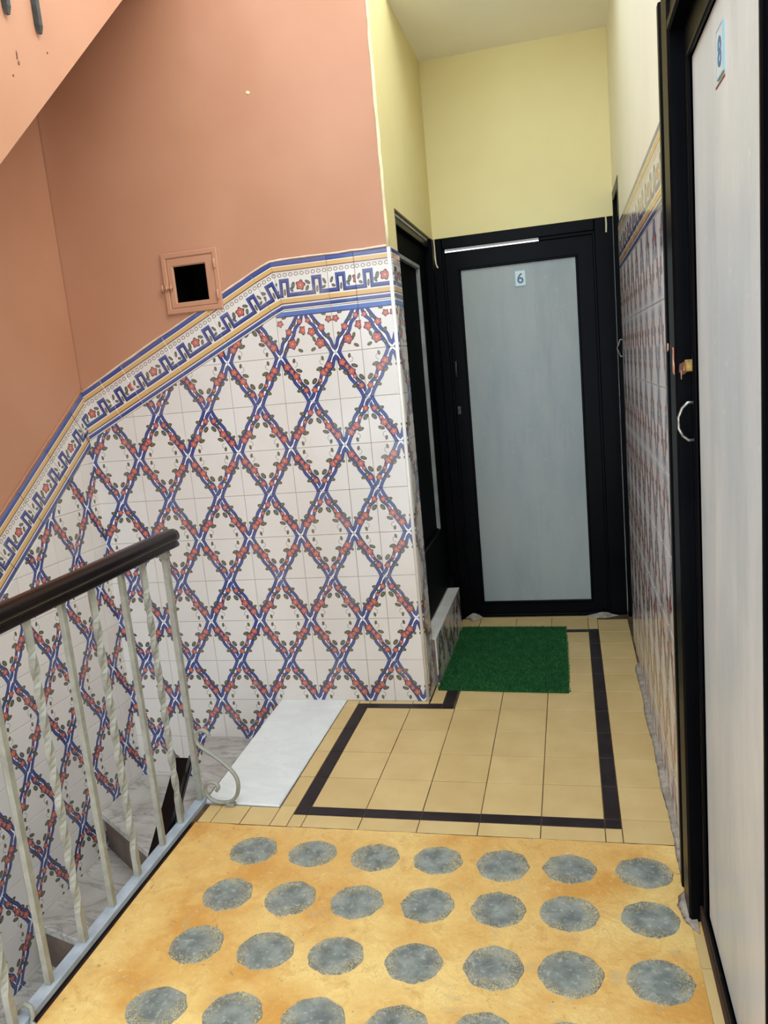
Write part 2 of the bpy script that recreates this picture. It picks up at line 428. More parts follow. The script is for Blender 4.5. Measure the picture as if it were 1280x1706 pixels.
def panelwall(name, fr, rect, holes, th, mat, parent=None):
    a0, b0, a1, b1 = rect
    xs = sorted({a0, a1} | {v for h in holes for v in (h[0], h[2])}); ys = sorted({b0, b1} | {v for h in holes for v in (h[1], h[3])})
    xs = [x for x in xs if a0 <= x <= a1]; ys = [y for y in ys if b0 <= y <= b1]
    def solid(i, j):
        if not (0 <= i < len(xs) - 1 and 0 <= j < len(ys) - 1): return False
        cx, cy = (xs[i] + xs[i + 1]) / 2, (ys[j] + ys[j + 1]) / 2
        return not any(h[0] < cx < h[2] and h[1] < cy < h[3] for h in holes)
    vs_, fc, idx = [], [], {}
    def vid(i, j, k):
        if (i, j, k) not in idx: idx[(i, j, k)] = len(vs_); vs_.append(fr(xs[i], ys[j], -th * k))
        return idx[(i, j, k)]
    for i in range(len(xs) - 1):
        for j in range(len(ys) - 1):
            if not solid(i, j): continue
            fc.append([vid(i, j, 0), vid(i + 1, j, 0), vid(i + 1, j + 1, 0), vid(i, j + 1, 0)])
            fc.append([vid(i, j, 1), vid(i, j + 1, 1), vid(i + 1, j + 1, 1), vid(i + 1, j, 1)])
            if not solid(i - 1, j): fc.append([vid(i, j, 0), vid(i, j + 1, 0), vid(i, j + 1, 1), vid(i, j, 1)])
            if not solid(i + 1, j): fc.append([vid(i + 1, j, 0), vid(i + 1, j, 1), vid(i + 1, j + 1, 1), vid(i + 1, j + 1, 0)])
            if not solid(i, j - 1): fc.append([vid(i, j, 0), vid(i, j, 1), vid(i + 1, j, 1), vid(i + 1, j, 0)])
            if not solid(i, j + 1): fc.append([vid(i, j + 1, 0), vid(i + 1, j + 1, 0), vid(i + 1, j + 1, 1), vid(i, j + 1, 1)])
    return mesh(name, vs_, fc, mat, parent)
def tubevf(pts, rad, seg=8, flat=None):
    pts = [Vector(p) for p in pts]; vs_, fc = [], []
    up = Vector((0, 0, 1)); prev = None
    for i, p in enumerate(pts):
        t = (pts[min(i + 1, len(pts) - 1)] - pts[max(i - 1, 0)]).normalized()
        if prev is None:
            a = up if abs(t.dot(up)) < 0.9 else Vector((0, 1, 0)); u = t.cross(a).normalized()
        else: u = (prev - t * prev.dot(t)).normalized()
        prev = u; v = t.cross(u)
        rr = rad[i] if isinstance(rad, (list, tuple)) else rad
        for k in range(seg):
            an = 2 * math.pi * (k + 0.5) / seg
            vs_.append(p + u * math.cos(an) * rr * (flat[0] if flat else 1) + v * math.sin(an) * rr * (flat[1] if flat else 1))
    for i in range(len(pts) - 1):
        for k in range(seg):
            fc.append([i * seg + k, i * seg + (k + 1) % seg, (i + 1) * seg + (k + 1) % seg, (i + 1) * seg + k])
    fc.append(list(range(seg))[::-1]); fc.append([len(vs_) - seg + k for k in range(seg)])
    return vs_, fc
def tube(name, pts, rad, mat, parent=None, seg=8, smooth_=True):
    v, fc = tubevf(pts, rad, seg); return mesh(name, v, fc, mat, parent, smooth_=smooth_)
def extrude(name, poly3, vec, mat, parent=None):
    n = len(poly3); vec = Vector(vec); p = [Vector(q) for q in poly3]
    fc = [list(range(n)), list(range(n, 2 * n))[::-1]] + [[i, n + i, n + (i + 1) % n, (i + 1) % n] for i in range(n)]
    o = mesh(name, p + [q + vec for q in p], fc, mat, parent)
    bm = bmesh.new(); bm.from_mesh(o.data); bmesh.ops.recalc_face_normals(bm, faces=bm.faces); bm.to_mesh(o.data); bm.free()
    return o
def text_mesh(name, body, size, fr, at, c0, depth, mat, parent, squeeze=1.0):
    cu = bpy.data.curves.new(name, 'FONT'); cu.body = body; cu.size = size; cu.align_x = 'CENTER'; cu.align_y = 'CENTER'; cu.extrude = depth; cu.resolution_u = 4
    cu.offset = size * 0.012
    ob = bpy.data.objects.new(name + '_tmp', cu); COL.objects.link(ob)
    bpy.context.view_layer.update()
    me = bpy.data.meshes.new_from_object(ob.evaluated_get(bpy.context.evaluated_depsgraph_get()))
    COL.objects.unlink(ob); bpy.data.objects.remove(ob)
    xs = [v.co.x for v in me.vertices]; ys = [v.co.y for v in me.vertices]; mx, my = (min(xs) + max(xs)) / 2, (min(ys) + max(ys)) / 2
    for v in me.vertices:
        v.co = fr(at[0] + (v.co.x - mx) * squeeze, at[1] + v.co.y - my, c0 + v.co.z)
    me.materials.clear(); me.materials.append(mat)
    o = bpy.data.objects.new(name, me); link(o, parent); return o

# ------------------------------------------------------------------ dimensions
YB = 0.885; XC = -1.2447; AL = math.radians(3.7056); XR = 1.222; YD = 2.06; XL = 0.272; ZC = 3.07; HI = 3.5
TW, TH = 0.2495, 0.1982
C0 = -0.2509
F_BACK = Fr((0, YB, 0), (1, 0, 0), (0, 0, 1))
F_LEFT = Fr((XC, YB, 0), (math.sin(AL), math.cos(AL), 0), (0, 0, 1))
F_RIGHT = Fr((XR, 0, 0), (0, -1, 0), (0, 0, 1))
F_CORR = Fr((XL, 0, 0), (0, 1, 0), (0, 0, 1))
F_FAR = Fr((0, YD, 0), (1, 0, 0), (0, 0, 1))
F_FLOOR = Fr((0, 0, 0), (1, 0, 0), (0, 1, 0))
GAP = 0.0008
def tuv(flip):
    return lambda a, b: (a, b)
def uv_tile(u0, b1, flip, w=TW, h=TH):
    def g(a, b):
        x = (a - u0) / w * 25.0; y = (b1 - b) / h * 20.0
        return (25.0 - x, 20.0 - y) if flip else (x, y)
    return g

# ------------------------------------------------------------------ walls
wall_back = panelwall('wall_back', Fr((0, YB + 0.004, 0), (1, 0, 0), (0, 0, 1)), (XC - 0.15, -2.4, XL - 0.004, HI), [(-0.735, 1.835, -0.50, 2.06)], 0.12, M['pink'])
tag(wall_back, 'pink painted wall with a blue lattice tile dado behind the stairwell', 'wall', kind='structure')
wall_left = panelwall('wall_left', Fr(F_LEFT(0, 0, -0.004), F_LEFT.ex, (0, 0, 1)), (-4.6, -2.6, 0.0, HI), [], 0.12, M['pink'])
tag(wall_left, 'pink painted wall along the stairs with sloping tile border', 'wall', kind='structure')
wall_right = panelwall('wall_right', Fr((XR + 0.004, 0, 0), (0, -1, 0), (0, 0, 1)), (-2.2, -0.2, 3.7, 3.9), [(-0.25, 3.13, 3.7, 3.9), (0.34, -0.2, 1.46, 2.235), (-2.12, -0.2, -1.63, 2.285)], 0.14, M['cream'])
tag(wall_right, 'cream painted corridor wall tiled below, between the two right hand doors', 'wall', kind='structure')
wall_corr = panelwall('wall_corridor', Fr((XL, 0, 0), (0, 1, 0), (0, 0, 1)), (YB + 0.014, -0.2, YD - 0.001, HI), [(1.055, 0.0, YD - 0.001, 2.165)], 0.10, M['yellow'])
tag(wall_corr, 'narrow yellow corridor wall above the raised doorway on the left', 'wall', kind='structure')
wall_far = panelwall('wall_far', Fr((0, YD, 0), (1, 0, 0), (0, 0, 1)), (XL - 0.1, -0.2, XR + 0.15, HI), [(XL - 0.1, -0.2, XR + 0.15, 2.168)], 0.12, M['yellow'])
tag(wall_far, 'yellow painted wall over the door numbered 6 at the corridor end', 'wall', kind='structure')
ceiling = box('ceiling', (XL - 0.1, 1.26, ZC), (XR + 0.1, YD + 0.05, ZC + 0.15), M['ceil'])
tag(ceiling, 'pale yellow ceiling over the narrow corridor', 'ceiling', kind='structure')

# ---- tiles of the back wall
def lattice_tiles(fr, wall, cols, rows, clips, parity, name='tile', w=TW, h=TH, u0=0.0, topper=None, zbot=None, proud=0.0):
    for k in rows:
        b0, b1 = k * h, (k + 1) * h
        for (a0, a1) in cols:
            poly = [(a0, b0), (a1, b0), (a1, b1), (a0, b1)]
            for c in clips: 
                poly = clip(poly, *c)
                if len(poly) < 3: break
            if len(poly) < 3: continue
            top = topper and topper(k, a0)
            plate(name, poly, fr, -0.005, 0.002 + random.uniform(-.0003, .0003) + proud, M['tile_top'] if top else M['tile'], wall,
                  uv_tile(u0, b1, (k % 2 == parity) and not top, w, h), GAP)
def line_below(p, q, ofs=0.0):        # half plane under the line p->q (p left of q)
    nx, ny = -(q[1] - p[1]), (q[0] - p[0]); l = math.hypot(nx, ny); nx /= l; ny /= l
    return (nx, ny, nx * p[0] + ny * p[1] - ofs)
BT = 0.2000                                         # border tile height
TOPZ = 1.983
slope_pts = [(XC, 1.517), (-0.342, 1.945), (-0.251, TOPZ), (0.262, TOPZ)]
def offset_poly(pts, dlt):
    out = []
    for i, p in enumerate(pts):
        p = Vector(p); ns = []
        if i > 0: e = (p - Vector(pts[i - 1])).normalized(); ns.append(Vector((e.y, -e.x)))
        if i < len(pts) - 1: e = (Vector(pts[i + 1]) - p).normalized(); ns.append(Vector((e.y, -e.x)))
        bis = sum(ns, Vector((0, 0))).normalized(); out.append(tuple(p + bis * (dlt / bis.dot(ns[0]))))
    return out
low = offset_poly(slope_pts, BT + 0.003)
low[0] = (XC, slope_pts[0][1] - (BT + 0.003) / math.cos(math.atan2(1.945 - 1.517, XC * -1 - 0.342)))
lat_clip = [line_below(low[0], low[1]), line_below(low[1], low[2]), line_below(low[2], low[3])]
plate('grout_bed', [(XC, -1.2), (0.27, -1.2), (0.27, TOPZ - 0.004), (-0.251, TOPZ - 0.004), (-0.342, 1.941), (XC, 1.513)][::1], F_BACK, -0.006, 0.0, M['grout'], wall_back, ch=0)
cols = [(XC, C0 - 3 * TW), (C0 - 3 * TW, C0 - 2 * TW), (C0 - 2 * TW, C0 - TW), (C0 - TW, C0), (C0, C0 + TW), (C0 + TW, 0.117), (0.117, 0.262)]
lattice_tiles(F_BACK, wall_back, cols, range(-4, 9), lat_clip, 0, u0=C0, topper=lambda k, a: k == 8 and a >= C0 - 0.001)
def border_run(fr, wall, joints, p, q, pl, ql, phase=0.0):
    """border pieces between top edge p->q and low edge pl->ql; joints are fractions"""
    p, q, pl, ql = (Vector(v) for v in (p, q, pl, ql))
    L = (q - p).length; e = (q - p) / L; nrm = Vector((e.y, -e.x))
    def cut(t, last):
        if last == 0: return p, pl
        if last == 1: return q, ql
        a = p + e * (t * L); return a, a + nrm * ((pl - p).dot(nrm))
    js = [0.0] + joints + [1.0]
    for i in range(len(js) - 1):
        a, al = cut(js[i], 0 if i == 0 else 2); b, bl = cut(js[i + 1], 1 if i == len(js) - 2 else 2)
        st = a if i > 0 else b - e * 0.25
        if len(js) == 2: st = a
        def g(x, y, st=st): 
            v = Vector((x, y)) - st
            return (v.dot(e) / 0.25 * 25.0 + phase, v.dot(nrm) / BT * 20.0)
        plate('border_tile', [tuple(al), tuple(bl), tuple(b), tuple(a)], fr, -0.005, 0.0028, M['tile_border'], wall, g, GAP)
Ls = math.hypot(-0.342 - XC, 1.945 - 1.517)
border_run(F_BACK, wall_back, [0.115, 0.245, 0.495, 0.747], slope_pts[0], slope_pts[1], low[0], low[1])
border_run(F_BACK, wall_back, [], slope_pts[1], slope_pts[2], low[1], low[2], 15)
border_run(F_BACK, wall_back, [0.2495 / 0.513, (0.117 + 0.251) / 0.513], slope_pts[2], slope_pts[3], low[2], low[3])
# ---- tiles of the left wall
SL = 0.755
def zl(s): return 1.517 + SL * s
lw_top = [(-4.0, zl(-4.0)), (0.0, 1.517)]
vo = (BT + 0.003) * math.hypot(1, SL)
lw_low = [(-4.0, zl(-4.0) - vo), (0.0, 1.517 - vo)]
plate('grout_bed', [(-2.6, -1.9), (0, -1.9), (0, 1.513), (-2.6, zl(-2.6) - 0.004)], F_LEFT, -0.006, 0.0, M['grout'], wall_left, ch=0)
lc = [line_below(lw_low[0], lw_low[1])]
LP = -0.3463
cl = [(LP + TW, 0.0)] + [(LP + (i) * TW, LP + (i + 1) * TW) for i in range(0, -6, -1)]
lattice_tiles(F_LEFT, wall_left, cl, range(-8, 7), lc + [(-1, 0, 1.75), (0.75, -1, 1.75)], 1, u0=LP)
seg = 0.25 * math.cos(math.atan(SL))
js = [-0.108 - i * seg for i in range(0, 8)]
pts = [js[-1] - seg] + js[::-1] + [0.0]
for a, b in zip(pts, pts[1:]):
    p, q = Vector((a, zl(a))), Vector((b, zl(b))); e = Vector((1, SL)).normalized(); nrm = Vector((e.y, -e.x))
    st = q - e * 0.25 if b < -0.01 else p
    pl, ql = p + nrm * BT, q + nrm * BT
    if b > -0.01: ql = Vector((0.0, 1.517 - BT * math.hypot(1, SL)))
    plate('border_tile', [tuple(pl), tuple(ql), tuple(q), tuple(p)], F_LEFT, -0.005, 0.0028, M['tile_border'], wall_left,
          lambda x, y, st=st, e=e, nrm=nrm: ((Vector((x, y)) - st).dot(e) * 100, (Vector((x, y)) - st).dot(nrm) / BT * 20), GAP)
# thin plaster ridge over the sloping border
def strip_ridge(fr, pts, wall):
    v = []; pp = []
    for (a0, b0), (a1, b1) in zip(pts, pts[1:]):
        n = max(2, int(math.hypot(a1 - a0, b1 - b0) / 0.05))
        for i in range(n): pp.append((a0 + (a1 - a0) * i / n, b0 + (b1 - b0) * i / n))
    pp.append(pts[-1])
    return [fr(a, b + 0.006 + random.uniform(-.002, .002), 0.0) for a, b in pp]
tube('plaster_ridge', strip_ridge(F_BACK, slope_pts, wall_back), [0.0045 + random.uniform(-.0015, .0015) for _ in range(len(strip_ridge(F_BACK, slope_pts, wall_back)))], M['ridge'], wall_back, 6)
tube('plaster_ridge', strip_ridge(F_LEFT, [(-1.5, zl(-1.5) + 0.01), (0, 1.527)], wall_left), 0.004, M['pink'], wall_left, 6)
# ---- corner trim (white quarter round) and plaster corner
v, fc = tubevf([(0.2675, YB + 0.002, 0.0), (0.2675, YB + 0.002, TOPZ + 0.002)], 0.0085, 10)
tag(mesh('corner_trim', v, fc, M['tile_white'], wall_back, smooth_=True), 'white ceramic edge strip')
v, fc = tubevf([(0.266 + random.uniform(-.0015, .0015), YB + 0.006, TOPZ + 0.004 + i * 0.06) for i in range(19)], 0.0075, 8)
mesh('plaster_corner', v, fc, M['edgecream'], wall_back, smooth_=True)
# ---- tiles on the short return into the corridor
plate('grout_bed', [(YB, 0), (1.052, 0), (1.052, TOPZ - .004), (YB, TOPZ - .004)], F_CORR, -0.002, 0.0035, M['grout'], wall_corr, ch=0)
F_RET = Fr((XL + 0.004, 0, 0), (0, 1, 0), (0, 0, 1))
lattice_tiles(F_RET, wall_corr, [(YB + 0.008, 1.052)], range(0, 8), [], 0, u0=YB)
plate('tile', [(YB + 0.008, 8 * TH), (1.052, 8 * TH), (1.052, TOPZ - BT), (YB + 0.008, TOPZ - BT)], F_RET, -0.005, 0.002, M['tile_top'], wall_corr, uv_tile(YB, 9 * TH, False), GAP)
plate('border_tile', [(YB + 0.008, TOPZ - BT), (1.052, TOPZ - BT), (1.052, TOPZ), (YB + 0.008, TOPZ)], F_RET, -0.005, 0.0028, M['tile_border'], wall_corr, lambda a, b: ((a - YB) * 100, (TOPZ - b) * 100), GAP)
# ---- sill of the raised left doorway
sill = box('sill', (0.16, 1.06, 0.0), (0.288, 1.885, 0.228), M['grout'], wall_corr)
F_SILL = Fr((0.288, 0, 0), (0, 1, 0), (0, 0, 1))
for i in range(4):
    a0 = 1.055 + i * 0.208; a1 = min(a0 + 0.208, 1.887)
    plate('tile', [(a0, 0.004), (a1, 0.004), (a1, 0.234), (a0, 0.234)], F_SILL, 0, 0.007, M['tile'], sill, uv_tile(1.05, 0.236, i % 2 == 0, TW, 0.236), GAP)
F_ST = Fr((0, 0, 0.228), (1, 0, 0), (0, 1, 0))
for i in range(6):
    for (x0, x1) in ((0.17, 0.232), (0.233, 0.296)):
        plate('tile', [(x0, 1.056 + i * 0.139), (x1, 1.056 + i * 0.139), (x1, 1.056 + (i + 1) * 0.139), (x0, 1.056 + (i + 1) * 0.139)], F_ST, 0, 0.008, M['tile_white'], sill, None, GAP)
# ---- tiles of the right wall (laid upright)
RH = 0.2435; RB0 = 1.612 - 7 * RH; RW_ = 0.2
plate('grout_bed', [(-1.63, 0), (0.30, 0), (0.30, 2.062), (-1.63, 2.062)], F_RIGHT, -0.006, 0.0, M['grout'], wall_right, ch=0)
ya = -1.628
ki = 0
while ya < 0.295:
    yb2 = min(ya + RW_, 0.30)
    for k in range(-1, 8):
        b0, b1 = RB0 + k * RH, RB0 + (k + 1) * RH
        if k == 7: b1 = 1.852
        b0 = max(b0, 0.0)
        if b1 - b0 < 0.01: continue
        def g(a, b, ya=ya, k=k, b1=RB0 + (k + 1) * RH):
            x = (a - ya) / RW_ * 25.0; y = (b1 - b) / RH * 20.0
            return (25 - x, 20 - y) if k % 2 else (x, y)
        plate('tile', [(ya, b0), (yb2, b0), (yb2, b1), (ya, b1)], F_RIGHT, -0.005, 0.002, M['tile'], wall_right, g, GAP)
    ya += RW_; ki += 1
ya = -1.628
while ya < 0.295:
    yb2 = min(ya + 0.25, 0.30)
    plate('border_tile', [(ya, 1.853), (yb2, 1.853), (yb2, 2.063), (ya, 2.063)], F_RIGHT, -0.005, 0.0028, M['tile_border'], wall_right, lambda a, b, ya=ya: ((a - ya) * 100, (2.063 - b) / 0.21 * 20), GAP)
    ya += 0.25

# ------------------------------------------------------------------ floor
floor = box('floor', (-0.388, -3.6, -0.16), (XR + 0.03, -0.126, -0.002), M['ochre'])
tag(floor, 'landing floor of ochre painted cement with grey stamped spots and beige tiles', 'floor', kind='structure')
slab = box('tile_bed', (-0.115, -0.126, -0.16), (XR + 0.05, YD + 0.08, -0.0016), M['floorgrout'], floor)
box('tile_bed', (-0.41, -0.126, -0.16), (-0.115, -0.012, -0.0016), M['floorgrout'], floor)
box('tile_bed', (XL - 0.02, YB, -0.16), (XL + 0.02, YD, -0.0016), M['floorgrout'], floor)
box('slab_edge', (-0.418, -3.6, -0.30), (-0.387, -0.014, -0.014), M['slab_edge'], floor)  # dark brown strip painted in for the shadow gap beside the bottom rail
# ochre skin with gentle waves
def wavy(name, x0, x1, y0, y1, nx, ny, mat, parent, z=0.0):
    vs_, fc = [], []
    for j in range(ny + 1):
        for i in range(nx + 1):
            x, y = x0 + (x1 - x0) * i / nx, y0 + (y1 - y0) * j / ny
            edge = 0.0035 * (random.random() - 0.5) if j == ny else 0
            vs_.append((x, y + edge, z + 0.0007 * math.sin(x * 9 + y * 4) + 0.0006 * math.sin(y * 13 - x * 5)))
    for j in range(ny):
        for i in range(nx): fc.append([j * (nx + 1) + i, j * (nx + 1) + i + 1, (j + 1) * (nx + 1) + i + 1, (j + 1) * (nx + 1) + i])
    return mesh(name, vs_, fc, mat, parent, smooth_=True)
skin = wavy('cement_skin', -0.389, 1.198, -3.5, -0.127, 40, 80, M['ochre'], floor, 0.0)
def ftile(x0, y0, x1, y1, mat='beige', name='tile', gap=0.0015, z=None):
    plate(name, [(x0, y0), (x1, y0), (x1, y1), (x0, y1)], F_FLOOR, -0.007, (random.uniform(-.0006, .0006) if z is None else z), M[mat], floor, None, gap, 0.0009)
T = 0.2
YT = [0.0, .2, .4, .6, .806]
for j in range(4):
    for i in range(5):
        if j == 3 and False: pass
        ftile(i * T, YT[j], (i + 1) * T, YT[j + 1] if not (j == 3 and i >= 2) else 0.8)
YC = [0.8, 1.0, 1.2, 1.4, 1.6, 1.775]
for j in range(5):
    for i in (2, 3, 4): ftile(max(i * T, 0.392), YC[j], (i + 1) * T, YC[j + 1])
# dark strips
for i in range(5): ftile(i * T, -0.052, (i + 1) * T, 0, 'strip', 'border_strip')
ftile(-0.052, -0.052, 0, 0, 'strip', 'border_strip'); ftile(1.0, -0.052, 1.052, 0, 'strip', 'border_strip')
for j in range(4): ftile(-0.052, YT[j], 0, YT[j + 1], 'strip', 'border_strip')
YR = [0.0, .2, .4, .6, .8, 1.0, 1.2, 1.4, 1.6, 1.775]
for j in range(9): ftile(1.0, YR[j], 1.052, YR[j + 1], 'strip', 'border_strip')
for x0, x1 in ((-0.052, 0), (0, .2), (.2, .34)): ftile(x0, 0.806, x1, 0.853, 'strip', 'border_strip')
ftile(.34, 0.806, .392, 0.853, 'strip', 'border_strip')
for j in range(5): ftile(.34, max(0.853, YC[j]), .392, YC[j + 1], 'strip', 'border_strip')
for x0, x1 in ((.34, .392), (.392, .6), (.6, .8), (.8, 1.0), (1.0, 1.052)): ftile(x0, 1.775, x1, 1.825, 'strip', 'border_strip')
# cut tiles around the strips
for i in range(5): ftile(i * T, -0.124, (i + 1) * T, -0.052)
ftile(-0.052, -0.124, 0, -0.052); ftile(1.0, -0.124, 1.052, -0.052)
ftile(1.052, -0.124, 1.216, 0)
for j in range(9): ftile(1.052, YR[j], 1.216, YR[j + 1])
ftile(1.052, 1.775, 1.216, 1.98)
for j in range(4): ftile(-0.114, YT[j], -0.052, YT[j + 1])
ftile(-0.114, -0.124, -0.052, 0)
ftile(-0.114, 0.806, -0.052, 0.882)
for x0, x1 in ((-0.052, 0), (0, .2), (.2, .275)): ftile(x0, 0.853, x1, 0.882)
for j in range(5): ftile(.28, max(0.86, YC[j]), .34, YC[j + 1])
for x0, x1 in ((.28, .392), (.392, .6), (.6, .8), (.8, 1.0), (1.0, 1.052)): ftile(x0, 1.825, x1, 2.02)
ftile(.392, 2.02, 1.05, 2.05)
for x0, x1 in ((-.386, -.335), (-.335, -.225), (-.225, -.114)): ftile(x0, -0.124, x1, -0.014)
# cut strip in front of the numbered near door
for y0, y1 in ((-.5, -.62), (-.62, -.98), (-.98, -1.36)): ftile(1.198, y1, 1.232, y0, z=0.0005)
# grey stamped octagons
def disc(cx, cy):
    rx, ry = 0.0775 * random.uniform(.94, 1.04), 0.0715 * random.uniform(.94, 1.05); n = 32; ph = random.uniform(-.12, .12)
    pts = []
    for k in range(n):
        an = 2 * math.pi * k / n
        q = (an + ph) % (math.pi / 4) - math.pi / 8
        rr = (math.cos(math.pi / 8) / math.cos(q)) ** 0.75 * random.uniform(.975, 1.02) * 1.02
        pts.append((rx * rr * math.cos(an), ry * rr * math.sin(an)))
    vs_ = [(x, y, 0.0016) for x, y in pts] + [(x * 1.04, y * 1.04, -0.002) for x, y in pts] + [(x * 0.6, y * 0.6, 0.0020) for x, y in pts] + [(0, 0, 0.0021)]
    fc = []
    for k in range(n):
        j = (k + 1) % n
        fc += [[n + k, n + j, j, k], [k, j, 2 * n + j, 2 * n + k], [2 * n + k, 2 * n + j, 3 * n]]
    me = bpy.data.meshes.new('cement_spot'); me.from_pydata(vs_, [], fc); me.materials.append(M['disc'])
    o = bpy.data.objects.new('cement_spot', me); link(o, floor); o.location = (cx, cy, 0)
XS = [-0.112, 0.093, 0.293, 0.496, 0.697, 0.890, 1.097]
for j in range(11):
    for i, x in enumerate(XS):
        disc(x + random.uniform(-.004, .004), -0.266 - 0.2125 * j + 0.004 * i * 0.7 * (j > 0) + random.uniform(-.004, .004))
# mortar along the right wall foot
def fillet(name, pts, wdt, hgt, parent, side):
    vs_, fc = [], []
    for i, (x, y) in enumerate(pts):
        ww, hh = wdt * (random.uniform(.9, 1.1) + .12 * math.sin(i * .33)), hgt * random.uniform(.8, 1.2)
        tp = min(1, (i + .25) * .4, (len(pts) - .75 - i) * .4); ww *= tp; hh *= tp
        vs_ += [(x, y, -0.004), (x + side[0] * ww, y + side[1] * ww, 0.0012), (x + side[0] * ww * .5, y + side[1] * ww * .5, hh * .55), (x, y, hh)]
    for i in range(len(pts) - 1):
        for k in range(3): fc.append([i * 4 + k, i * 4 + k + 1, i * 4 + 5 + k, i * 4 + 4 + k])
    o = mesh(name, vs_, fc, M['mortar'], parent, smooth_=True)
    bm = bmesh.new(); bm.from_mesh(o.data); bmesh.ops.recalc_face_normals(bm, faces=bm.faces); bm.to_mesh(o.data); bm.free()
    return o
fillet('mortar_fillet', [(XR - 0.001, -0.34 + 0.025 * i) for i in range(68)], 0.022, 0.007, floor, (-1, 0))
fillet('mortar_fillet', [(1.215, -0.50 + 0.02 * i) for i in range(10)], 0.036, 0.006, floor, (-1, 0))
fillet('mortar_fillet', [(0.99 + 0.03 * i, 2.045) for i in range(7)], 0.045, 0.02, floor, (0, -1))
fillet('mortar_fillet', [(0.30 + 0.02 * i, 2.045) for i in range(6)], 0.07, 0.03, floor, (0, -1))

# ------------------------------------------------------------------ doors
def front_text(parent, body, fr, at, size, plate_w, plate_h, c, t=0.0022):
    a, b = at
    pl = plate('number_plate', [(a - plate_w / 2, b - plate_h / 2), (a + plate_w / 2, b - plate_h / 2), (a + plate_w / 2, b + plate_h / 2), (a - plate_w / 2, b + plate_h / 2)], fr, c, c + 0.003, M['sign'], parent)
    pl['label'] = 'small white plate with a blue ' + body
    for (x0, y0, x1, y1) in ((-1, -1, 1, -1), (-1, 1, 1, 1), (-1, -1, -1, 1), (1, -1, 1, 1)):
        cx0, cx1 = a + x0 * plate_w / 2, a + x1 * plate_w / 2; cy0, cy1 = b + y0 * plate_h / 2, b + y1 * plate_h / 2
        if x0 == x1: q = [(cx0 - t, cy0), (cx0 + t, cy0), (cx0 + t, cy1), (cx0 - t, cy1)]
        else: q = [(cx0, cy0 - t), (cx1, cy0 - t), (cx1, cy0 + t), (cx0, cy0 + t)]
        plate('plate_edge', q, fr, c, c + 0.0036, M['sign_line'], parent, ch=0)
    text_mesh('digit', body, size, fr, (a, b), c + 0.0032, 0.0006, M['sign_blue'], parent, 1.0)
    return pl
# door numbered 6, corridor end
d1 = thing('door_1', (0.73, YD, 0), 'black door with grey panel and number 6 at the corridor end', 'door', 'structure')
fy = YD - 0.006
def frame_piece(lo, hi, parent, name='frame'): return box(name, lo, hi, M['black'], parent, 0.004)
frame_piece((0.268, fy, 0.0), (0.320, YD + 0.09, 2.168), d1, 'jamb')
frame_piece((1.128, fy, 0.0), (XR + 0.001, YD + 0.09, 2.168), d1, 'jamb')
frame_piece((0.320, fy, 2.108), (1.128, YD + 0.09, 2.168), d1, 'head')
box('moulding', (0.316, YD + 0.008, 0.0), (0.332, YD + 0.03, 2.12), M['black'], d1, 0.003)
box('moulding', (1.116, YD + 0.008, 0.0), (1.132, YD + 0.03, 2.12), M['black'], d1, 0.003)
box('moulding', (0.84, YD + 0.006, 2.092), (1.128, YD + 0.03, 2.112), M['black'], d1, 0.003)
LY = YD + 0.022
def leaf_with_panel(parent, fr, x0, x1, z0, z1, px0, px1, pz0, pz1, th=0.04, rec=0.008, pm='panel'):
    lf = panelwall('leaf', fr, (x0, z0, x1, z1), [(px0, pz0, px1, pz1)], th, M['black'], parent)
    plate('panel', [(px0 - .01, pz0 - .01), (px1 + .01, pz0 - .01), (px1 + .01, pz1 + .01), (px0 - .01, pz1 + .01)], fr, -th * 0.8, -rec, M[pm], lf, ch=0)
    t = 0.012
    for q in ([(px0 - t, pz0 - t), (px1 + t, pz0 - t), (px1 + t, pz0), (px0 - t, pz0)], [(px0 - t, pz1), (px1 + t, pz1), (px1 + t, pz1 + t), (px0 - t, pz1 + t)],
              [(px0 - t, pz0), (px0, pz0), (px0, pz1), (px0 - t, pz1)], [(px1, pz0), (px1 + t, pz0), (px1 + t, pz1), (px1, pz1)]):
        plate('bead', q, fr, -0.004, 0.007, M['black'], lf, ch=0.003)
    return lf
F_D1 = Fr((0, LY, 0), (1, 0, 0), (0, 0, 1))
lf1 = leaf_with_panel(d1, F_D1, 0.322, 1.126, 0.012, 2.093, 0.412, 1.026, 0.088, 1.99, pm='panel6')
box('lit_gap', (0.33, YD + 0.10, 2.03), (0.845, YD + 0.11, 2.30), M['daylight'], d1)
front_text(lf1, '6', F_D1, (0.732, 1.913), 0.075, 0.057, 0.082, -0.008)
tube('knob', [F_D1(0.352, 1.50, 0.0), F_D1(0.352, 1.50, 0.03), F_D1(0.352, 1.46, 0.045), F_D1(0.352, 1.42, 0.03), F_D1(0.352, 1.41, 0.0)], 0.006, M['dark_metal'], lf1, 6)
plate('lock_plate', [(0.338, 1.205), (0.358, 1.205), (0.358, 1.25), (0.338, 1.25)], F_D1, 0, 0.004, M['dark_metal'], lf1)
box('threshold', (0.32, YD + 0.0, 0.0), (1.13, YD + 0.06, 0.014), M['black'], d1, 0.003)
